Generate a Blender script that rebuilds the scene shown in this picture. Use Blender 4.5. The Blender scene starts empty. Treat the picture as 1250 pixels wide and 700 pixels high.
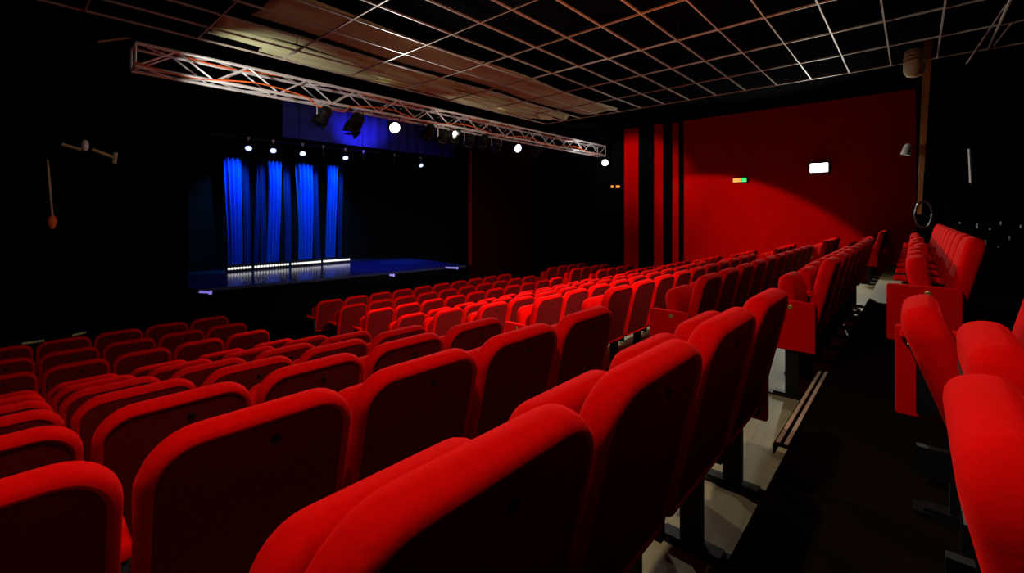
import bpy, math, random
from mathutils import Vector, Matrix
random.seed(7)
sc = bpy.context.scene
COL = sc.collection
PI = math.pi
# ------------------------------------------------------------------ place and lens
F_PX, YAW, HORIZON = 546.43, 0.7317, 261.9
EYE = Vector((0, 0, 1.10))
CY, SY = math.cos(YAW), math.sin(YAW)
def at(px, py, D=None, X=None, Y=None, Z=None):
    """point of the room seen at a pixel, at a distance, or on a wall X / Y or level Z"""
    u = (px-625)/F_PX; v = (HORIZON-py)/F_PX
    d = Vector((CY+SY*u, SY-CY*u, v))
    if X is not None: D = X/d.x
    if Y is not None: D = Y/d.y
    if Z is not None: D = (Z-EYE.z)/d.z
    return EYE+d*D
H3 = 1/3.0
PITCH = 2.5108*H3; SP = 1.5634*H3; YB1 = 1.2653*H3
SEAT_H = 0.94
DROP = {0: 1-.5717}
for n in range(1, 8): DROP[n] = 1+.5717*(n-1)
DROP[8], DROP[9], DROP[10] = 4.5507, 4.678, 4.7705
def top_z(n): return EYE.z-DROP[n]*H3
def tread_z(n): return top_z(n)-SEAT_H
def back_y(n): return YB1+PITCH*(n-1)
EDGE = 0.47
ROOM_Z = EYE.z+2.65
GRID_Z = EYE.z+6.6983*H3
WALL_X = 12.7
FRONT_Z = tread_z(10)

# ------------------------------------------------------------------ materials
def mat(name, col, rough=.6, metal=0, spec=.3, emit=None, estr=0, noise=None, sheen=0, bump=None, alpha=None):
    m = bpy.data.materials.new(name); m.use_nodes = True
    nt = m.node_tree; b = nt.nodes['Principled BSDF']
    b.inputs['Base Color'].default_value = (*col, 1)
    b.inputs['Roughness'].default_value = rough
    b.inputs['Metallic'].default_value = metal
    b.inputs['Specular IOR Level'].default_value = spec
    if sheen:
        b.inputs['Sheen Weight'].default_value = sheen
        b.inputs['Sheen Tint'].default_value = (1, .03, .02, 1)
        b.inputs['Sheen Roughness'].default_value = .4
    if emit:
        b.inputs['Emission Color'].default_value = (*emit, 1)
        b.inputs['Emission Strength'].default_value = estr
    if noise:
        sc_, amt, stretch = noise
        tc = nt.nodes.new('ShaderNodeTexCoord'); mp = nt.nodes.new('ShaderNodeMapping')
        mp.inputs['Scale'].default_value = stretch
        nz = nt.nodes.new('ShaderNodeTexNoise'); nz.inputs['Scale'].default_value = sc_; nz.inputs['Detail'].default_value = 5
        mr = nt.nodes.new('ShaderNodeMapRange'); mr.inputs['To Min'].default_value = 1-amt; mr.inputs['To Max'].default_value = 1+amt
        mx = nt.nodes.new('ShaderNodeVectorMath'); mx.operation = 'SCALE'; mx.inputs[0].default_value = col
        nt.links.new(tc.outputs['Object'], mp.inputs[0]); nt.links.new(mp.outputs[0], nz.inputs['Vector'])
        nt.links.new(nz.outputs['Fac'], mr.inputs['Value']); nt.links.new(mr.outputs[0], mx.inputs['Scale'])
        nt.links.new(mx.outputs[0], b.inputs['Base Color'])
        if bump:
            bp = nt.nodes.new('ShaderNodeBump'); bp.inputs['Strength'].default_value = bump; bp.inputs['Distance'].default_value = .01
            nt.links.new(nz.outputs['Fac'], bp.inputs['Height']); nt.links.new(bp.outputs[0], b.inputs['Normal'])
    return m
M = {}
M['velvet'] = mat('red_velvet', (.52, .0015, .001), .9, spec=.01, sheen=.22, noise=(60, .16, (1, 1, 1)), bump=.08)
M['panelred'] = mat('dark_red_fabric', (.13, .0015, .0015), .8, spec=.08, noise=(25, .2, (1, 1, 1)))
M['black'] = mat('black_metal', (.004, .004, .004), .5, spec=.2)
M['matt'] = mat('matt_black', (.003, .003, .0035), .95, spec=.0, noise=(4, .3, (1, 1, 1)))
M['brass'] = mat('brass', (.55, .33, .1), .35, metal=.8)
M['carpet'] = mat('dark_tread', (.006, .003, .002), .95, spec=.0, noise=(30, .3, (1, 1, 1)))  # near-black floor tone, carries the shade of the rear deck
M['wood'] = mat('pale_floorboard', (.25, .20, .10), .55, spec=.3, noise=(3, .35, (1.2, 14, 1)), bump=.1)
M['alu'] = mat('aluminium', (.7, .69, .67), .38, metal=.3)
M['nose'] = mat('nosing_metal', (.6, .42, .26), .4, metal=.4)
M['grid'] = mat('grid_bar_paint', (.38, .33, .27), .5)
M['drape'] = mat('beige_drape', (.40, .42, .24), .9, spec=.05, noise=(1.2, .25, (.5, 4, 1)))
M['redwall'] = mat('red_wall_paint', (.60, .001, .0008), .9, spec=.0, noise=(1.5, .16, (1, 2, 1)))
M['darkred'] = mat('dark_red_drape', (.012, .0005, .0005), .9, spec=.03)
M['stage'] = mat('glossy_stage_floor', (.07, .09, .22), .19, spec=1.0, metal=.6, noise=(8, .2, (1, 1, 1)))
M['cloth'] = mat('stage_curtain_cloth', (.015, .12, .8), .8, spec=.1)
M['cloth3'] = mat('dark_blue_cloth', (.004, .018, .16), .8, spec=.1)  # curtain cloth outside the beams, its dimness put into the colour
M['cloth2'] = mat('black_backcloth', (.006, .006, .008), .9, spec=.03)
M['border'] = mat('border_cloth', (.06, .08, .45), .9, spec=.05)
M['bulb'] = mat('white_bulb', (1, 1, 1), .4, emit=(1, .93, .8), estr=1.1)
M['lampon'] = mat('lit_lens', (1, 1, 1), .3, emit=(1, .97, .88), estr=8)
M['lampcool'] = mat('lit_lens_cool', (1, 1, 1), .3, emit=(.7, .8, 1), estr=4)
M['violet'] = mat('violet_marker', (.5, .5, 1), .4, emit=(.2, .15, .6), estr=1)
M['lampblue'] = mat('lit_lens_blue', (1, 1, 1), .3, emit=(.35, .42, 1), estr=2.6)
M['glass'] = mat('dark_lens', (.05, .05, .06), .1, spec=.8)
M['amber'] = mat('amber_light', (1, .4, .1), .4, emit=(1, .25, .03), estr=1.2)
M['green'] = mat('green_light', (.1, 1, .3), .4, emit=(.02, .8, .15), estr=1.2)
M['redled'] = mat('red_light', (1, .1, .1), .4, emit=(1, .01, .01), estr=1.5)
M['woodpost'] = mat('stained_wood', (.32, .12, .03), .5, noise=(3, .4, (6, 6, 1)))
M['cream'] = mat('cream_shade', (.5, .4, .2), .5)
M['cable_o'] = mat('orange_cable', (.7, .12, .02), .5)
M['cable_k'] = mat('black_cable', (.02, .02, .02), .25, spec=.8)

# ------------------------------------------------------------------ mesh helpers
class MB:
    def __init__(s): s.v = []; s.f = []
    def add(s, vs, fs):
        o = len(s.v); s.v += [tuple(v) for v in vs]; s.f += [tuple(i+o for i in f) for f in fs]; return s
    def box(s, a, b, mtx=None):
        x0, y0, z0 = a; x1, y1, z1 = b
        vs = [Vector(p) for p in ((x0,y0,z0),(x1,y0,z0),(x1,y1,z0),(x0,y1,z0),(x0,y0,z1),(x1,y0,z1),(x1,y1,z1),(x0,y1,z1))]
        if mtx: vs = [mtx@v for v in vs]
        return s.add(vs, [(0,3,2,1),(4,5,6,7),(0,1,5,4),(1,2,6,5),(2,3,7,6),(3,0,4,7)])
    def tube(s, a, b, r, n=8, r2=None):
        a = Vector(a); b = Vector(b); r2 = r if r2 is None else r2
        d = (b-a).normalized(); t = Vector((0,0,1)) if abs(d.z) < .9 else Vector((1,0,0))
        p = d.cross(t).normalized(); q = d.cross(p)
        vs = []
        for c, rr in ((a, r), (b, r2)):
            for k in range(n):
                w = 2*PI*k/n; vs.append(c+p*rr*math.cos(w)+q*rr*math.sin(w))
        fs = [(k, (k+1) % n, n+(k+1) % n, n+k) for k in range(n)]+[tuple(range(n))[::-1], tuple(range(n, 2*n))]
        return s.add(vs, fs)
    def path(s, pts, r, n=7):
        for a, b in zip(pts, pts[1:]): s.tube(a, b, r, n)
        return s
    def lathe(s, prof, n=20, mtx=None):
        vs = []
        for r, z in prof:
            for k in range(n):
                w = 2*PI*k/n; vs.append(Vector((r*math.cos(w), r*math.sin(w), z)))
        if mtx: vs = [mtx@v for v in vs]
        fs = [(i*n+k, i*n+(k+1) % n, (i+1)*n+(k+1) % n, (i+1)*n+k) for i in range(len(prof)-1) for k in range(n)]
        fs += [tuple(range(n))[::-1], tuple((len(prof)-1)*n+k for k in range(n))]
        return s.add(vs, fs)
    def build(s, name, m, parent=None, smooth=False):
        me = bpy.data.meshes.new(name); me.from_pydata(s.v, [], s.f); me.validate(); me.update()
        me.materials.append(m)
        if smooth:
            for p in me.polygons: p.use_smooth = True
            try: me.set_sharp_from_angle(angle=math.radians(42))
            except Exception: pass
        o = bpy.data.objects.new(name, me); COL.objects.link(o); o.parent = parent
        return o
def tag(o, label=None, cat=None, group=None, kind=None):
    if label: o['label'] = label
    if cat: o['category'] = cat
    if group: o['group'] = group
    if kind: o['kind'] = kind
    return o
def empty(name, loc=(0,0,0), rz=0, label=None, cat=None, group=None):
    o = bpy.data.objects.new(name, None); COL.objects.link(o); o.location = loc; o.rotation_euler.z = rz
    o.empty_display_size = .1
    return tag(o, label, cat, group)
def struct(name, mb, m, smooth=False): return tag(mb.build(name, m, None, smooth), kind='structure')
def copy_tree(o, parent=None):
    c = o.copy(); COL.objects.link(c); c.parent = parent
    for ch in list(o.children): copy_tree(ch, c)
    return c
def rrect(w, h, rt, rb, n=7):
    """closed outline, origin at top centre, growing down to -h"""
    pts = []
    rt = max(rt, .002); rb = max(rb, .002)
    for cx, cz, r, a0 in ((w/2-rt, -rt, rt, 0), (-w/2+rt, -rt, rt, PI/2), (-w/2+rb, -h+rb, rb, PI), (w/2-rb, -h+rb, rb, 1.5*PI)):
        for k in range(n+1):
            a = a0+PI/2*k/n; pts.append((cx+r*math.cos(a), cz+r*math.sin(a)))
    return pts
def slab(mb, w, h, rt, rb, prof, mtx, cap0=True, cap1=True, bow=0):
    """stack of insets of a rounded outline: prof = (inset, thickness position)"""
    rings = []; n = None
    for ins, t in prof:
        o = rrect(w-2*ins, h-2*ins, rt-ins, rb-ins)
        n = len(o)
        rings += [mtx@Vector((x, t+bow*(1-(2*x/w)**2), z-ins)) for x, z in o]
    fs = []
    for i in range(len(prof)-1):
        for k in range(n): fs.append((i*n+k, i*n+(k+1) % n, (i+1)*n+(k+1) % n, (i+1)*n+k))
    if cap0: fs.append(tuple(range(n))[::-1])
    if cap1: fs.append(tuple((len(prof)-1)*n+k for k in range(n)))
    mb.add(rings, fs)
    return mb

# ------------------------------------------------------------------ the setting
XL, XR = -2.6, WALL_X
# stepped floor: row 0 deck behind, treads going down to the stage
mb = MB(); mb.box((XL, -3.4, -1.9), (7.2, EDGE-.03, 0)); struct('floor', mb, M['carpet'])  # shade behind the seats put into the deck colour
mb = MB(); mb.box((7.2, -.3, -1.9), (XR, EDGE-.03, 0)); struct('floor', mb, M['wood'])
mb = MB(); mb.box((7.2, -3.4, -1.9), (XR, -.3, 0)); struct('floor', mb, M['carpet'])  # deck behind the lit boards coloured dark as well
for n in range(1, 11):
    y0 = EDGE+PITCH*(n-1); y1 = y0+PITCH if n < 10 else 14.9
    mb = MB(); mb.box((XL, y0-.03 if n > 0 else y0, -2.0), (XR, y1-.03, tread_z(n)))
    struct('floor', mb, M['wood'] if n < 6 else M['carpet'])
def wallbox(name, a, b, m): mb = MB(); mb.box(a, b); return struct(name, mb, m)
wallbox('wall_right', (XR, -.03, -2), (XR+.2, at(762, 250, X=WALL_X).y, ROOM_Z), M['redwall'])
wallbox('wall_right', (XR, at(762, 250, X=WALL_X).y, -2), (XR+.2, 15, ROOM_Z+1), M['matt'])
wallbox('wall_right', (XR, -3.5, -2), (XR+.2, -.03, ROOM_Z), M['matt'])
for i, (a, b) in enumerate(((780, 798), (810, 820.5), (829, 834.5))):
    ya = at(b, 250, X=WALL_X).y; yb = at(a, 250, X=WALL_X).y
    wallbox('trim_%d' % (i+1), (XR-.035, ya, -2), (XR, yb, ROOM_Z), M['matt'])
wallbox('wall_left', (XL-.2, -3.5, -2), (XL, 15, 4.6), M['matt'])
wallbox('wall_back', (XL, -3.6, -2), (XR, -3.4, ROOM_Z), M['matt'])
wallbox('wall_back', (9.35, -3.4, 0), (XR, -.03, ROOM_Z), M['matt'])
wallbox('ceiling', (XL, -3.5, ROOM_Z), (XR+.2, 8.2, ROOM_Z+.15), M['matt'])
wallbox('ceiling', (XL, 8.2, 4.5), (XR+.2, 15, 4.65), M['matt'])
wallbox('wall_front', (XL, 14.95, -2), (XR+.2, 15.1, 4.6), M['cloth2'])
# proscenium walls either side of the stage
SA = at(240, 354, Z=EYE.z-1.6); SB = at(569, 324, Z=EYE.z-1.6)
STAGE_Z = EYE.z-1.6
wallbox('wall_front', (XL, SA.y-.05, -2), (SA.x-.15, SA.y+.1, 4.5), M['matt'])
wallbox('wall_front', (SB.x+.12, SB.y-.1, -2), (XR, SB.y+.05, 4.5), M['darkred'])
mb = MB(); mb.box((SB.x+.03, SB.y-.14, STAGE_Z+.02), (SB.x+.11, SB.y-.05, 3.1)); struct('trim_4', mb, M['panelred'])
# stage
mb = MB()
poly = [(SA.x, SA.y), (SB.x, SB.y), (SB.x+.3, 14.9), (SA.x-.1, 14.9)]
vs = [(x, y, STAGE_Z-.06) for x, y in poly]+[(x, y, STAGE_Z) for x, y in poly]
mb.add(vs, [(0,3,2,1),(4,5,6,7),(0,1,5,4),(1,2,6,5),(2,3,7,6),(3,0,4,7)])
st = empty('stage', (0,0,0), 0, 'low black stage with glossy floor glowing blue below the curtains', 'stage')
mb.build('stage_floor', M['stage'], st)
mb = MB(); vs = [(x, y, FRONT_Z) for x, y in poly]+[(x, y, STAGE_Z-.06) for x, y in poly]
mb.add(vs, [(0,3,2,1),(4,5,6,7),(0,1,5,4),(1,2,6,5),(2,3,7,6),(3,0,4,7)]); mb.build('stage_front', M['matt'], st)

# ------------------------------------------------------------------ theatre seat
PAN_LEAN = math.radians(9)
def make_seat(lean=PAN_LEAN, name='theatre_seat', pad=True):
    root = empty(name)
    rec = Matrix.Translation((0, 0, SEAT_H+.022))@Matrix.Rotation(math.radians(13), 4, 'X')
    W, Hh = .502, .575
    mb = MB()
    slab(mb, W, Hh, .115, .05, [(.032, -.026), (.029, -.032), (.025, -.036), (.019, -.038), (.013, -.035), (.006, -.028), (.002, -.016), (0, 0), (.001, .012), (.005, .024), (.012, .033), (.022, .039), (.045, .045), (.09, .048)], rec, cap0=False, bow=.004)
    mb.build('backrest', M['velvet'], root, True)
    mb = MB()
    slab(mb, W, Hh, .115, .05, [(.026, -.020), (.028, -.028), (.034, -.031)], rec)
    pn = mb.build('back_panel', M['panelred'], root, False)
    mb = MB()
    mt = rec@Matrix.Translation((.03, -.030, -.085))@Matrix.Rotation(PI/2, 4, 'X')
    mb.lathe([(.013, 0), (.013, .003), (.009, .005)], 14, mt)
    tag(mb.build('number_disc', M['black'], pn), label='small black disc')
    # tipped-up cushion; hinge near (y .20, z .43)
    pm = Matrix.Translation((0, .215, .462))@Matrix.Rotation(-lean, 4, 'X')@Matrix.Translation((0, 0, .375))
    mb = MB()
    slab(mb, .455, .395, .095, .05, [(.05, -.050), (.03, -.049), (.014, -.043), (.004, -.030), (0, -.012), (0, .004), (.003, .020), (.010, .033), (.022, .043), (.04, .049), (.07, .052)], pm)
    pan = mb.build('seat_cushion', M['velvet'], root, True)
    mb = MB()
    mb.box((-.17, .044, -.34), (.17, .054, -.1), pm); mb.build('seat_underside', M['black'], pan)
    # standard on the left side with its arm pad
    def standard(x, pad=True):
        mb = MB()
        for a, b in (((x-.013, .10, .36), (x+.013, .34, .63 if pad else .44)), ((x-.018, .17, .03), (x+.018, .25, .37))): mb.box(a, b)
        mb.build('stanchion', M['black'], root)
        mb = MB(); mb.box((x-.04, .07, 0), (x+.04, .35, .014)); mb.box((x-.03, .10, .014), (x+.03, .32, .028)); mb.build('foot_plate', M['black'], root)
        if not pad: return
        mb = MB()
        slab(mb, .050, .25, .024, .024, [(.006, -.02), (0, -.014), (0, .006), (.008, .017), (.018, .02)], Matrix.Translation((x, .135, .655))@Matrix.Rotation(PI/2, 4, 'X'))
        mb.build('arm_pad', M['velvet'], root, True)
    standard(-SP/2, pad)
    return root, standard
def end_panel(root, x, side, badge=True):
    """red upholstered side panel at an aisle end"""
    mb = MB()
    r = Matrix.Translation((x, .235, .675))@Matrix.Rotation(-side*PI/2, 4, 'Z')
    slab(mb, .33, .34, .012, .012, [(.004, -.016), (0, -.012), (0, .012), (.004, .016)], r)
    p = mb.build('end_panel', M['velvet'], root, False)
    if badge:
        mb = MB(); mb.lathe([(.016, 0), (.016, .004), (.01, .006)], 14, Matrix.Translation((x+side*.016, .215, .635))@Matrix.Rotation(side*PI/2, 4, 'Y'))
        tag(mb.build('row_badge', M['brass'], p), label='small round brass row badge')
    return p

def ofs(k): return 'next to' if k == 0 else ORD[k]+' from'
protos = {}
def proto(kind):
    if kind in protos:
        return copy_tree(protos[kind])
    lean = {'d': 20, 'm': 9, 'u': 4, 'a': 13, 'b': 7, 'c': 20}[kind[0]]
    root, standard = make_seat(math.radians(lean), pad=kind[0] not in 'abc')
    if 'L' in kind: end_panel(root, -SP/2-.03, -1)
    if 'r' in kind: standard(SP/2)
    if 'R' in kind:
        standard(SP/2); end_panel(root, SP/2+.03, 1)
    protos[kind] = root
    return root
ORD = ['nearest', 'second', 'third', 'fourth', 'fifth', 'sixth', 'seventh', 'eighth', 'ninth', 'tenth', 'eleventh']
ROWN = {0: 'rearmost row', 1: 'closest row of backs', 2: 'second closest row', 3: 'third closest row', 4: 'fourth closest row', 5: 'fifth closest row',
        6: 'sixth closest row', 7: 'seventh closest row', 8: 'third row from the stage', 9: 'second row from the stage', 10: 'row nearest the stage'}
def place(n, xr, kind, label, group, dy=0, dx=0, rz=0):
    o = proto(kind)
    o.location = (xr-SP/2+dx, back_y(n)+dy, tread_z(n) if n else 0); o.rotation_euler.z = rz
    tag(o, label, 'theatre seat', group)
    return o
X0 = .5096*H3; XB = 12.4396*H3; XC = 10.4+SP
rnd = random.Random(3)
for n in range(11):
    # left block: five columns up to the stair aisle
    for k in range(5):
        if n == 0 and k < 2: continue
        if n == 1 and k < 0: continue
        kind = ('mmabc'[k] if n == 0 else rnd.choice('mmmu'))+(('R' if n < 7 else 'r') if k == 4 else '')
        place(n, X0+SP*k, kind, 'red theatre seat, %s the stair aisle, left block, %s' % (ofs(4-k), ROWN[n]) if n else
              'large red tipped-up seat at the right edge, %s the stair aisle' % ofs(4-k),
              'seats of the left block, '+ROWN[n], dy=((0, 0, .04, .03, .07)[k] if n == 0 else 0))
    cnt = 10 if n not in (1,) else 8
    for k in range(cnt):
        kind = rnd.choice('mmmu')+('L' if k == 0 and n < 7 else '')+(('R' if n < 7 else 'r') if k == cnt-1 else '')
        place(n, XB+SP*k, kind, 'red theatre seat, %s the stair aisle, middle block, %s' % (ofs(k), ROWN[n]),
              'seats of the middle block, '+ROWN[n], dy=(.14 if n == 0 else 0))
    if n >= 1:
        for k in range(4):
            kind = rnd.choice('mmmu')+('L' if k == 0 else '')
            place(n, XC+SP*k, kind, 'red theatre seat, %s the right wall, far block, %s' % (ofs(3-k), ROWN[n]),
                  'seats of the far block, '+ROWN[n])

# nosing at the head of the stair aisle
ns = empty('step_nosing', (0,0,0), 0, 'metal stair nosing with two pale grip strips at the aisle step', 'stair nosing')
mb = MB(); mb.box((2.42, .435, 0), (3.78, .50, .006)); mb.box((2.42, .494, -.04), (3.78, .50, 0)); mb.build('backing', M['carpet'], ns)
for y in (.442, .476):
    mb = MB(); mb.box((2.44, y, .006), (3.76, y+.017, .011)); mb.build('grip_strip', M['nose'], ns)

# ------------------------------------------------------------------ ceiling grid and drapes
g = empty('ceiling_grid', (0,0,0), 0, 'open ceiling grid of thin pale bars over the seats', 'ceiling grid')
ga, gb = 1.5087*H3, 3.1135*H3; oa, ob = .7699*H3, 10.927*H3
gx0, gx1 = ob-6*gb, ob+5*gb; gy0, gy1 = oa-3*ga, oa+13*ga
for i in range(-3, 14):
    y = oa+i*ga; mb = MB(); mb.box((gx0, y-.008, GRID_Z), (gx1, y+.008, GRID_Z+.022)); mb.build('runner_bar', M['grid'], g)
for j in range(-6, 6):
    x = ob+j*gb; mb = MB(); mb.box((x-.008, gy0, GRID_Z+.001), (x+.008, gy1, GRID_Z+.021)); mb.build('cross_bar', M['grid'], g)
mb = MB()
for i in (0, 4, 8, 12):
    for j in (-4, -1, 2, 5):
        x = ob+j*gb-.02; y = oa+i*ga-.02; mb.tube((x, y, GRID_Z+.03), (x, y, ROOM_Z), .004, 5)
mb.build('hanger_wires', M['black'], g)
def drape(y0, y1, x0, x1, z, sag, label, fold=.03, seed=0):
    r = random.Random(seed); NX, NY = 60, 14; vs = []; fs = []
    ph = [r.uniform(0, 6) for _ in range(4)]
    for i in range(NX+1):
        x = x0+(x1-x0)*i/NX
        for j in range(NY+1):
            t = j/NY; y = y0+(y1-y0)*t+.06*math.sin(x*1.7+ph[0])
            zz = z-sag*math.sin(PI*t)*(.6+.4*math.sin(x*2.1+ph[1]))+fold*math.sin(t*9+ph[2]+.5*math.sin(x*1.3))
            vs.append((x, y, min(zz, ROOM_Z-.02)))
    for i in range(NX):
        for j in range(NY):
            a = i*(NY+1)+j; fs.append((a, a+NY+1, a+NY+2, a+1))
    mb = MB().add(vs, fs); o = mb.build('ceiling_drape', M['drape'], None, True)
    s = o.modifiers.new('s', 'SOLIDIFY'); s.thickness = .012
    return tag(o, label, 'ceiling drape', 'beige cloth hung above the ceiling grid')
drape(5.30, 6.30, 2.0, 9.6, ROOM_Z-.12, .04, 'wide smooth beige ceiling cloth, nearest the seats', .008, 1)
drape(6.38, 6.66, 1.7, 9.3, ROOM_Z-.18, .10, 'narrow sagging beige ceiling cloth beside the wide one', .03, 2)
drape(6.74, 6.98, 1.7, 9.0, ROOM_Z-.2, .10, 'sagging beige ceiling cloth, second from the truss', .03, 3)
drape(7.04, 7.2, 2.4, 8.6, ROOM_Z-.22, .06, 'narrow beige ceiling cloth nearest the truss', .02, 4)

# ------------------------------------------------------------------ lighting truss
def truss(name, x0, x1, y, z, s, label, pitch=.42):
    t = empty(name, (0, 0, 0), 0, label, 'lighting truss')
    for dy, dz in ((0, 0), (s, 0), (0, s), (s, s)):
        mb = MB().tube((x0, y+dy, z+dz), (x1, y+dy, z+dz), .024, 8); mb.build('chord', M['alu'], t, True)
    n = int((x1-x0)/pitch); p = (x1-x0)/n
    for nm, (a, b) in (('front_bracing', ((0, 0), (0, s))), ('rear_bracing', ((s, 0), (s, s))), ('bottom_bracing', ((0, 0), (s, 0))), ('top_bracing', ((0, s), (s, s)))):
        mb = MB()
        for i in range(n):
            p0 = a if i % 2 == 0 else b; p1 = b if i % 2 == 0 else a
            mb.tube((x0+i*p, y+p0[0], z+p0[1]), (x0+(i+1)*p, y+p1[0], z+p1[1]), .013, 6)
        mb.build(nm, M['alu'], t, True)
    for x in (x0, x1):
        mb = MB()
        for q in (((0,0),(s,0)), ((s,0),(s,s)), ((s,s),(0,s)), ((0,s),(0,0))): mb.tube((x, y+q[0][0], z+q[0][1]), (x, y+q[1][0], z+q[1][1]), .014, 6)
        mb.build('end_frame', M['alu'], t, True)
    return t
TY, TZ = 7.25, EYE.z+1.86
truss('lighting_truss', 1.02, 12.5, TY, TZ, .29, 'long aluminium box truss crossing below the ceiling grid')
def arrow(a, b): return (Vector(b)-Vector(a)).to_track_quat('-Z', 'Y').to_matrix().to_4x4()
def lantern(loc, target, label, lens, hang=.3, kind='fresnel', sc_=1.0, group='lanterns on the truss', barn=True, cat='stage light'):
    """stage lantern: housing, lens, yoke, clamp, barn doors; it aims along local -Z"""
    loc = Vector(loc); rt = empty('stage_lantern', loc, 0, label, cat, group)
    R = arrow(loc, target)
    s = sc_
    mb = MB()
    mb.lathe([(.05*s, .17*s), (.085*s, .15*s), (.10*s, .10*s), (.105*s, -.06*s), (.115*s, -.07*s), (.115*s, -.10*s), (.10*s, -.10*s), (.098*s, -.075*s)], 20, R)
    mb.build('housing', M['black'], rt, True)
    mb = MB(); mb.lathe([(.0975*s, -.078*s), (.08*s, -.088*s), (.03*s, -.096*s)], 20, R); mb.build('lens', M[lens], rt, True)
    mb = MB()
    sd = (R@Vector((1, 0, 0))); sd.z = 0; sd.normalize()
    top = Vector((0, 0, .19*s)); 
    mb.path([sd*.118*s, sd*.118*s+top, -sd*.118*s+top, -sd*.118*s], .008*s, 6); mb.build('yoke', M['alu'] if kind == 'm' else M['black'], rt, True)
    mb = MB(); mb.tube(top, (0, 0, hang-.02), .010, 6)
    mb.tube((-.03, 0, hang), (.03, 0, hang), .034, 10); mb.build('clamp', M['alu'], rt, True)
    if barn:
        for k in range(4):
            mb = MB(); Rk = R@Matrix.Rotation(k*PI/2, 4, 'Z')@Matrix.Translation((0, .105*s, -.105*s))@Matrix.Rotation(math.radians(-28), 4, 'X')
            w0, w1, L = .085*s, .12*s, .15*s
            vs = [Rk@Vector(p) for p in ((-w0, 0, 0), (w0, 0, 0), (w1, 0, -L), (-w1, 0, -L), (-w0, .004, 0), (w0, .004, 0), (w1, .004, -L), (-w1, .004, -L))]
            mb.add(vs, [(0,1,2,3),(7,6,5,4),(0,4,5,1),(1,5,6,2),(2,6,7,3),(3,7,4,0)]); mb.build('barn_door', M['black'], rt)
    return rt
def tp(px, drop=.22): 
    p = at(px, 150, Y=TY+.02); return Vector((p.x, TY+.02, TZ-drop))
L1 = tp(480); L2 = tp(630); L3 = tp(738)
lantern(tp(395), (3, 12, -1), 'round black lantern nearest the left end of truss', 'glass', .22, 'm', .95)
lantern(tp(434, .26), (4.5, 13, -1), 'black barn-door lantern second from the left on the truss', 'glass', .26, sc_=1.15)
lantern(L1, (3.2, .5, .4), 'brightest white lantern on the truss', 'lampon', .22, sc_=1.0, barn=False)
for i, px in enumerate((523, 541, 556, 573, 590, 606)):
    lantern(tp(px, .2+.05*(i % 2)), (6+i, 13, -1+i*.1), 'unlit black lantern in the truss cluster, %s from the brightest lamp' % ORD[i+0].replace('nearest', 'first'), 'glass', .2+.05*(i % 2), 'm' if i % 2 else 'f', 1.0)
lantern(L2, (6.5, .5, .4), 'hazy blue-white lit lantern on the right half of truss', 'lampcool', .22, barn=False)
lantern(tp(655, .24), (9, 12, 0), 'unlit lantern right of the hazy blue-white lamp', 'glass', .24)
lantern(L3, (4.5, .5, .6), 'small lit white lantern at the far right end of truss', 'lampcool', .22, barn=False)
# cables on the truss
def cable(pts, r, m, label, nm='cable', cat='cable'):
    o = MB().path([Vector(p) for p in pts], r, 6).build(nm, m, None, True); return tag(o, label, cat)
pts = []
x = 1.0
while x < 12.2: pts.append((x, TY-.03+.02*math.sin(x*5), TZ+.03+.05*math.sin(x*3.1)-(.10 if 3.2 < x < 3.8 else 0))); x += .12
cable(pts, .011, M['cable_o'], 'orange cable strapped along the front of the long truss')
pts = []; x = 1.1
while x < 12.3: pts.append((x, TY+.1+.03*math.sin(x*4), TZ+.29+.035*math.sin(x*2.3))); x += .12
cable(pts, .012, M['cable_o'], 'orange cable lying along the top of the long truss')
mb = MB(); x = 4.4
r = random.Random(5)
pts = []
for k in range(70):
    t = k/69; pts.append((4.4+4.3*t, TY+.05+.1*r.random(), TZ+.02+.2*r.random()))
cable(pts, .010, M['cable_k'], 'tangled black cable bundle in the middle of the truss')

# ------------------------------------------------------------------ stage dressing
CZ = STAGE_Z
def curtain(px0, px1, pytop, label, seed, cloth='cloth', y=14.35, taper=.45, folds=3.5, amp=.085):
    r = random.Random(seed); a = at(px0, 250, Y=y); b = at(px1, 250, Y=y)
    top = at((px0+px1)/2, pytop, Y=y).z; NX, NZ = 36, 26; vs = []; fs = []
    ph = r.uniform(0, 6)
    for j in range(NZ+1):
        t = j/NZ; z = top+(CZ+.03-top)*t
        w = 1-taper*math.sin(PI*t*.5)*.6; c = (a.x+b.x)/2+.04*math.sin(t*3+ph)
        for i in range(NX+1):
            s_ = i/NX-.5
            x = c+(b.x-a.x)*s_*w
            vs.append((x, y+amp*math.sin(s_*2*PI*folds+ph+.5*math.sin(t*4+ph)), z))
    for j in range(NZ):
        for i in range(NX):
            q = j*(NX+1)+i; fs.append((q, q+NX+1, q+NX+2, q+1))
    o = MB().add(vs, fs).build('stage_curtain', M[cloth], None, True)
    s = o.modifiers.new('s', 'SOLIDIFY'); s.thickness = .006
    return tag(o, label, 'curtain', 'narrow curtains at the back of the stage')
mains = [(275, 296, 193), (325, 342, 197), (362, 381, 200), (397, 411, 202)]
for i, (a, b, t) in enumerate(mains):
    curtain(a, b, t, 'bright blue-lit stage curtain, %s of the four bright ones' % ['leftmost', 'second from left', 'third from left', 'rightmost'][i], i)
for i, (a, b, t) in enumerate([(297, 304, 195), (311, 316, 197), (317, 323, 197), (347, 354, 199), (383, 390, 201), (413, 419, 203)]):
    curtain(a, b, t, 'dim narrow blue stage curtain, %s from the left' % ['first', 'second', 'third', 'fourth', 'fifth', 'last'][i], 20+i, cloth='cloth3', folds=1.5, taper=0, y=14.5, amp=.03)
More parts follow.
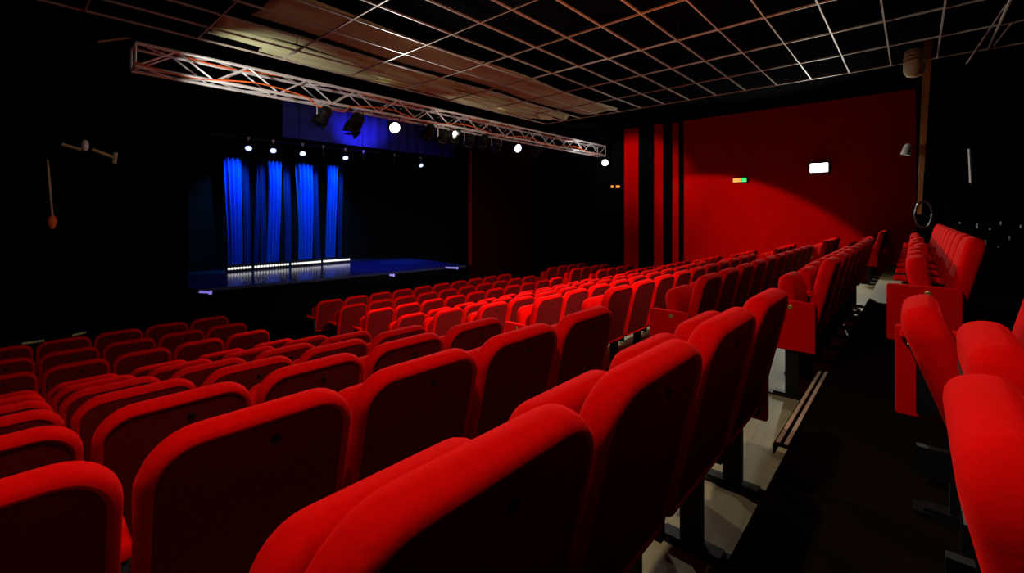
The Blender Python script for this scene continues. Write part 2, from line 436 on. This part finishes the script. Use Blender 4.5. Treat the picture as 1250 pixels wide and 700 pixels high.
# row of lights along the stage floor
BY = 14.05
bx0, bx1 = at(276, 328, Y=BY).x, at(428, 317, Y=BY).x
bounds = [at(p, 325, Y=BY).x for p in (276, 308.5, 354, 393, 428)]
for i in range(4):
    a, b = bounds[i]+.03, bounds[i+1]-.03
    t = empty('light_batten', ((a+b)/2, BY, CZ+.06), 0, 'floor batten of white bulbs on the stage, %s of four' % ['leftmost', 'second from left', 'third from left', 'rightmost'][i], 'light batten', 'battens of bulbs below the stage curtains')
    L = (b-a)/2
    mb = MB(); mb.box((-L, .02, -.06), (L, .12, .13)); mb.box((-L, -.05, -.06), (L, .02, -.03)); mb.build('housing', M['black'], t)
    n = max(8, int((b-a)/.075))
    for k in range(n):
        x = -L+(k+.5)*2*L/n
        mb = MB(); mb.lathe([(.012, 0), (.03, .015), (.034, .035), (.025, .055), (.008, .064)], 10, Matrix.Translation((x, .018, .035))@Matrix.Rotation(PI/2, 4, 'X'))
        mb.build('bulb', M['bulb'], t, True)
# bar of stage lanterns above the curtains
bar = empty('lighting_bar', (0,0,0), 0, 'black lighting bar above the blue stage curtains', 'lighting bar')
BRY = 13.2; brz = at(420, 182, Y=BRY).z
mb = MB().tube((3.2, BRY, brz), (11.0, BRY, brz), .03, 10); mb.build('pipe', M['black'], bar, True)
mb = MB()
for x in (3.5, 5.5, 7.5, 9.5): mb.tube((x, BRY, brz), (x, BRY, 4.5), .008, 6)
mb.build('hanging_wires', M['black'], bar)
for i, (px, lens) in enumerate(((303, 'lampblue'), (333, 'lampblue'), (369, 'lampblue'), (394, 'glass'), (421, 'lampblue'), (443, 'glass'), (481, 'glass'), (513, 'lampblue'))):
    p = at(px, 190, Y=BRY); 
    lantern((p.x, BRY-.02, brz-.24), (p.x-1.2, 9, -.6) if lens == 'lampblue' else (p.x, 14.2, -.5), '%s lantern on the stage bar, %s from the left' % ('lit blue-white' if lens == 'lampblue' else 'unlit black', ORD[i].replace('nearest', 'first')), lens, .24, sc_=.8, group='lanterns on the bar over the stage', barn=False)
# blue border cloth high over the stage
mb = MB(); NX = 80; vs = []; fs = []
bz = at(540, 191, Y=13.6).z; bxl = at(345, 180, Y=13.6).x
for j in range(2):
    for i in range(NX+1):
        x = bxl+(11.7-bxl)*i/NX; vs.append((x, 13.6+.03*math.sin(i*1.3), bz+1.35*j))
for i in range(NX): fs.append((i, i+1, i+NX+2, i+NX+1))
o = MB().add(vs, fs).build('border_cloth', M['border'], None, True); s = o.modifiers.new('s', 'SOLIDIFY'); s.thickness = .008
tag(o, 'pleated border cloth glowing blue above the stage lights', 'stage curtain')
# small floor markers on the stage edge
for i, (px, py, w) in enumerate(((551, 328, .35), (250, 358, .25), (478, 337, .1))):
    p = at(px, py, Z=STAGE_Z+.02)
    mb = MB(); mb.box((-.02, -w/2, 0), (.02, w/2, .04)); mb.box((-.03, -w/2-.02, -.02), (.03, -w/2, .05))
    o = mb.build('floor_light_bar', M['violet'], None); o.location = p; o.rotation_euler.z = .5; o.location.z = STAGE_Z+.02
    tag(o, ['small pale light bar at the right end of stage edge', 'small pale light bar at the left end of stage edge', 'tiny pale marker on the middle of stage edge'][i], 'light bar')

# ------------------------------------------------------------------ fittings on the walls
p = at(1000, 205, X=WALL_X-.25)
FL = p
t = empty('floodlight', p, 0, 'bright white floodlight on the red wall', 'floodlight')
mb = MB(); mb.box((-.02, -.2, -.13), (.10, .2, .13)); mb.build('housing', M['black'], t)
mb = MB(); mb.box((-.03, -.17, -.10), (-.02, .17, .10)); mb.build('lens', M['lampon'], t)
mb = MB(); mb.box((.10, -.03, -.03), (.25, .03, .03)); mb.box((.06, -.24, -.02), (.09, -.2, .02)); mb.box((.06, .2, -.02), (.09, .24, .02)); mb.build('bracket', M['black'], t)
p = at(903, 220, X=WALL_X-.06)
t = empty('exit_light', p, 0, 'small amber and green exit light on the red wall', 'exit light')
mb = MB(); mb.box((0, -.18, -.075), (.06, .18, .075)); mb.build('housing', M['black'], t)
mb = MB(); mb.box((-.006, -.02, -.05), (0, .16, .05)); mb.build('amber_panel', M['amber'], t)
mb = MB(); mb.box((-.006, -.16, -.05), (0, -.05, .05)); mb.build('green_panel', M['green'], t)
for i, px in enumerate((747, 754)):
    p = at(px, 228, X=WALL_X-.04)
    mb = MB(); w = .03 if i == 0 else .055
    mb.box((-.01, -w, -.035), (.04, w, .035)); o = mb.build('indicator_light', M['amber'], None); o.location = p
    tag(o, ['small square amber indicator on the black wall, left one', 'wider amber indicator on the black wall, right one'][i], 'indicator light')

# left dark corner: hanging rod, work light, faint steps lights
p = at(58, 195, Y=9.0); q = at(64, 272, Y=9.0)
t = empty('hanging_rod', q, 0, 'thin pale hanging rod with small orange tip at left', 'rod')
mb = MB(); mb.tube(p-q, (0, 0, .1), .012, 8); mb.build('rod', M['cream'], t, True)
mb = MB(); mb.tube((p-q)+Vector((0, 0, 1.4)), p-q, .006, 6); mb.build('hanging_wire', M['matt'], t, True)
mb = MB(); mb.lathe([(.02, .1), (.045, .06), (.05, 0), (.03, -.07), (.01, -.09)], 12); mb.build('tip', M['cable_o'], t, True)
p = at(104, 180, Y=8.6)
t = empty('hanging_work_light', p, -.2, 'hanging twin-tube work light in the dark left corner', 'work light')
mb = MB(); mb.lathe([(.03, .14), (.05, .09), (.055, 0), (.03, -.06)], 14); mb.build('hub', M['alu'], t, True)
mb = MB(); mb.tube((0,0,.1), (0,0,1.4), .006, 6); mb.build('hanging_wire', M['matt'], t, True)
t.scale = (.72,)*3
mb = MB(); mb.tube((-.32, 0, .03), (-.05, 0, -.05), .03, 8); mb.build('tube', M['cream'], t, True)
mb = MB(); mb.tube((.1, 0, -.03), (.42, .05, -.16), .03, 8); mb.tube((.44, .05, -.06), (.42, .05, -.28), .035, 8); mb.build('tube', M['cream'], t, True)
p = at(137, 35, Y=SA.y-.06); mb = MB(); mb.lathe([(.02, 0), (.03, .01), (.02, .03)], 10); o = mb.build('signal_light', M['redled'], None); o.location = p; o.rotation_euler.x = PI/2
tag(o, 'tiny red signal light on the dark wall at upper left', 'signal light')
a = at(119, 51, Y=SA.y-.08); b = at(166, 45, Y=SA.y-.08)
tag(MB().tube(a, b, .022, 8).build('short_pipe', M['cream'], None, True), 'short tan pipe left of the truss end', 'pipe')
for i, (xa, ya, xb, yb) in enumerate(((27, 420, 54, 416), (88, 410, 105, 406))):  # plain cream tubes standing for the faint step lights
    a = at(xa, ya, Y=9.9); b = at(xb, yb, Y=9.9)
    tag(MB().tube(a, b, .02, 8).build('handrail', M['cream'], None, True), ['pale short handrail at the far left edge', 'faint short handrail above the far left seats'][i], 'handrail')

# right side: post, wall lamp, pipes and coil on the black booth
BX = 9.3
a = at(1122, 238, X=BX-.05); b = at(1133, 60, X=BX-.05)
mb = MB()
NXP = 1
d = Vector((0, .045, 0))
vs = []
for pz, w in ((Vector((BX-.06, a.y, 1.1)), .025), (Vector((BX-.06, b.y, ROOM_Z-.01)), .05)):
    vs += [pz+Vector((-.04, -w, 0)), pz+Vector((-.04, w, 0)), pz+Vector((.05, w, 0)), pz+Vector((.05, -w, 0))]
mb.add(vs, [(0,3,2,1),(4,5,6,7),(0,1,5,4),(1,2,6,5),(2,3,7,6),(3,0,4,7)])
tag(mb.build('wooden_post', M['woodpost'], None), 'stained wooden post rising along the black booth', 'post')
p = at(1116, 76, X=BX-.45)
t = empty('wall_lamp', p, 0, 'cream drum lamp at the top of the wooden post', 'lamp')
mb = MB(); mb.lathe([(.05, .2), (.10, .17), (.125, .05), (.125, -.12), (.09, -.2), (.03, -.22)], 18, Matrix.Scale(1.0, 4)); mb.build('shade', M['cream'], t, True)
mb = MB(); mb.tube((0, 0, .1), (.42, -.1, .1), .02, 8); mb.build('bracket', M['black'], t, True)
p = at(1107, 183, X=BX-.2)
t = empty('small_spotlight', p, 0, 'small silver clip spotlight beside the wooden post', 'spotlight')
mb = MB(); mb.lathe([(.03, .09), (.05, .05), (.06, -.08), (.045, -.08), (.04, -.02)], 14, Matrix.Rotation(.25, 4, 'X')); mb.build('body', M['alu'], t, True)
mb = MB(); mb.tube((0, 0, .05), (.2, -.12, .05), .012, 8); mb.build('arm', M['black'], t, True)
for i, (xa, ya, Da, xb, yb, Db) in enumerate(((1180, 78, 6.3, 1232, 0, 5.6), (1213, 56, 6.2, 1236, 27, 5.9))):
    a = at(xa, ya, D=Da); b = at(xb, yb, D=Db)
    tag(MB().tube(a, b, .012, 8).build('ceiling_pipe', M['alu'], None, True), ['long slanting metal pipe at upper right corner', 'short slanting metal pipe beside the long one'][i], 'pipe')
a = at(1183, 182, D=6.3); b = at(1185, 224, D=6.3)
tag(MB().tube(a, b, .014, 8).build('metal_rod', M['alu'], None, True), 'short upright metal rod on the black booth', 'rod')
p = at(1125, 262, X=BX-.25); pts = []
for k in range(64):
    w = 2*PI*k/21; rr = .155+.012*math.sin(k*1.7); pts.append((p.x-.02*k/64, p.y-.02+rr*.62*math.cos(w), p.z+rr*1.25*math.sin(w)))
cable(pts, .011, M['cable_k'], 'coiled glossy black cable hung above the rear seats')
# equipment case with metal fittings
p = at(1205, 320, D=6.15)
t = empty('equipment_case', (p.x, p.y, 0), 0, 'black equipment case with bright metal corners behind the rear seats', 'case')
mb = MB(); mb.box((-.05, -.42, 0), (.3, .3, 1.02)); mb.build('case_body', M['matt'], t)
for k, (yy, zz) in enumerate(((.27, .98), (.1, .95), (-.02, .9), (-.12, .97), (-.2, .8), (-.3, .93), (.16, .78), (.02, .72), (-.1, .66))):
    mb = MB(); mb.box((-.062, yy-.007, zz-.012-.03*(k % 3 == 1)), (-.05, yy+.007, zz+.012+.02*(k % 2))); mb.build('latch', M['alu'], t)

# ------------------------------------------------------------------ lights
def light(kind, name, loc, energy, color=(1,1,1), target=None, size=.1, angle=60, blend=.3, **kw):
    l = bpy.data.lights.new(name, kind); l.energy = energy; l.color = color
    if kind == 'SPOT': l.spot_size = math.radians(angle); l.spot_blend = blend; l.shadow_soft_size = size
    elif kind == 'AREA':
        l.size = size
        if 'size_y' in kw: l.shape = 'RECTANGLE'; l.size_y = kw['size_y']
        if 'spread' in kw: l.spread = math.radians(kw['spread'])
    else: l.shadow_soft_size = size
    o = bpy.data.objects.new(name, l); COL.objects.link(o); o.location = loc
    if target is not None: o.rotation_euler = (Vector(target)-Vector(loc)).to_track_quat('-Z', 'Y').to_euler()
    return o
def front(L, T, d=.14): return Vector(L)+(Vector(T)-Vector(L)).normalized()*d
light('SPOT', 'lantern_beam', front(L1, (3.2, .5, .4)), 700, (1, .93, .82), (3.2, .5, -1), .05, 112, .4)
light('SPOT', 'lantern_beam', front(L2, (6.5, .5, .4)), 900, (1, .95, .9), (5.4, .5, -1.6), .05, 84, .5)
light('SPOT', 'lantern_beam', front(L3, (4.5, .5, .6)), 300, (1, .95, .9), (6.0, .8, -1), .05, 70, .5)
light('SPOT', 'profile_beam', (2.6, .5, GRID_Z-.06), 1500, (1, .93, .85), (6.6, 6.6, -1.2), .06, 60, .8)  # spot added without a fixture to brighten the far rows
# floodlight on the wall
light('SPOT', 'flood_beam', FL+Vector((-.06, 0, 0)), 380, (.95, 1, .85), (5, 3.5, .3), .12, 150, .5)
# wash on the red wall
light('SPOT', 'wall_wash', (6.0, TY-.05, TZ-.1), 1700, (1, .9, .8), (WALL_X, 4.3, -1.3), .05, 50, .12)
light('SPOT', 'wall_wash', (9.0, TY-.05, TZ-.1), 600, (1, .9, .8), (WALL_X, 6.4, 1.9), .05, 52, .5)
# ceiling wash
light('SPOT', 'ceiling_wash', (4.4, TY-.1, TZ+.33), 4.5, (1, .9, .62), (4.6, 5.0, ROOM_Z+.3), .1, 120, .8)
light('SPOT', 'ceiling_wash', (7.4, TY-.1, TZ+.33), 4, (1, .9, .62), (7.2, 5.0, ROOM_Z+.3), .1, 120, .8)
light('SPOT', 'warm_wash', (4.0, 1.8, EYE.z+1.0), 60, (1, .20, .04), (4.2, 2.0, 4), .1, 140, .4)  # added lamp standing for orange bounce off the red seats
light('SPOT', 'truss_wash', (1.6, 6.0, EYE.z+1.3), 130, (1, .95, .88), (2.6, 7.4, TZ+.2), .05, 75, .7)  # added spots without fixtures, whiten the truss ends
light('SPOT', 'truss_wash', (5.6, 6.2, EYE.z+1.4), 30, (1, .8, .7), (6.6, 7.4, TZ), .05, 90, .7)  # added spot that makes the lantern cluster glint
light('SPOT', 'truss_wash', (10.6, 6.3, EYE.z+1.5), 80, (1, .97, .95), (11.4, 7.4, TZ+.2), .05, 70, .7)
# house downlight above the camera
light('SPOT', 'house_downlight', (.45, .85, GRID_Z-.05), 230, (1, .9, .8), (1.6, 2.2, 0), .06, 140, .6)
# stage
for i, (a, b, t) in enumerate(mains):
    c = at((a+b)/2, 260, Y=14.35)
    light('SPOT', 'blue_beam', (c.x, 13.42, EYE.z+2.05), 300, (.025, .42, 1), (c.x, 14.4, EYE.z+.5), .02, 66, .9)
light('SPOT', 'blue_floor', (7.5, 12.6, EYE.z+1.9), 900, (.01, .04, 1), (7.8, 12.2, CZ), .1, 75, .8)
light('SPOT', 'blue_floor', (8.6, 12.8, EYE.z+1.9), 420, (.05, .22, 1), (8.9, 13.0, CZ), .05, 34, .9)
light('SPOT', 'blue_floor', (3.6, 12.6, EYE.z+1.9), 80, (.01, .04, 1), (3.7, 12.4, CZ), .1, 60, .8)
light('SPOT', 'blue_border', (7.4, 12.3, EYE.z+1.9), 150, (.14, .09, 1), (7.6, 13.6, bz+.7), .1, 80, .9)

w = bpy.data.worlds.new('world'); sc.world = w; w.use_nodes = True
w.node_tree.nodes['Background'].inputs[0].default_value = (.02, .01, .012, 1)
w.node_tree.nodes['Background'].inputs[1].default_value = 0.0

cam = bpy.data.cameras.new('camera'); co = bpy.data.objects.new('camera', cam); COL.objects.link(co)
co.location = EYE; co.rotation_euler = (PI/2, 0, YAW-PI/2)
cam.sensor_fit = 'HORIZONTAL'; cam.sensor_width = 36; cam.lens = F_PX/1250*36
cam.shift_y = -(350-HORIZON)/1250; cam.clip_start = .02; cam.clip_end = 100
sc.camera = co
vs_ = sc.view_settings; vs_.view_transform = 'Standard'; vs_.look = 'None'; vs_.exposure = 0; vs_.gamma = 1; vs_.use_curve_mapping = False
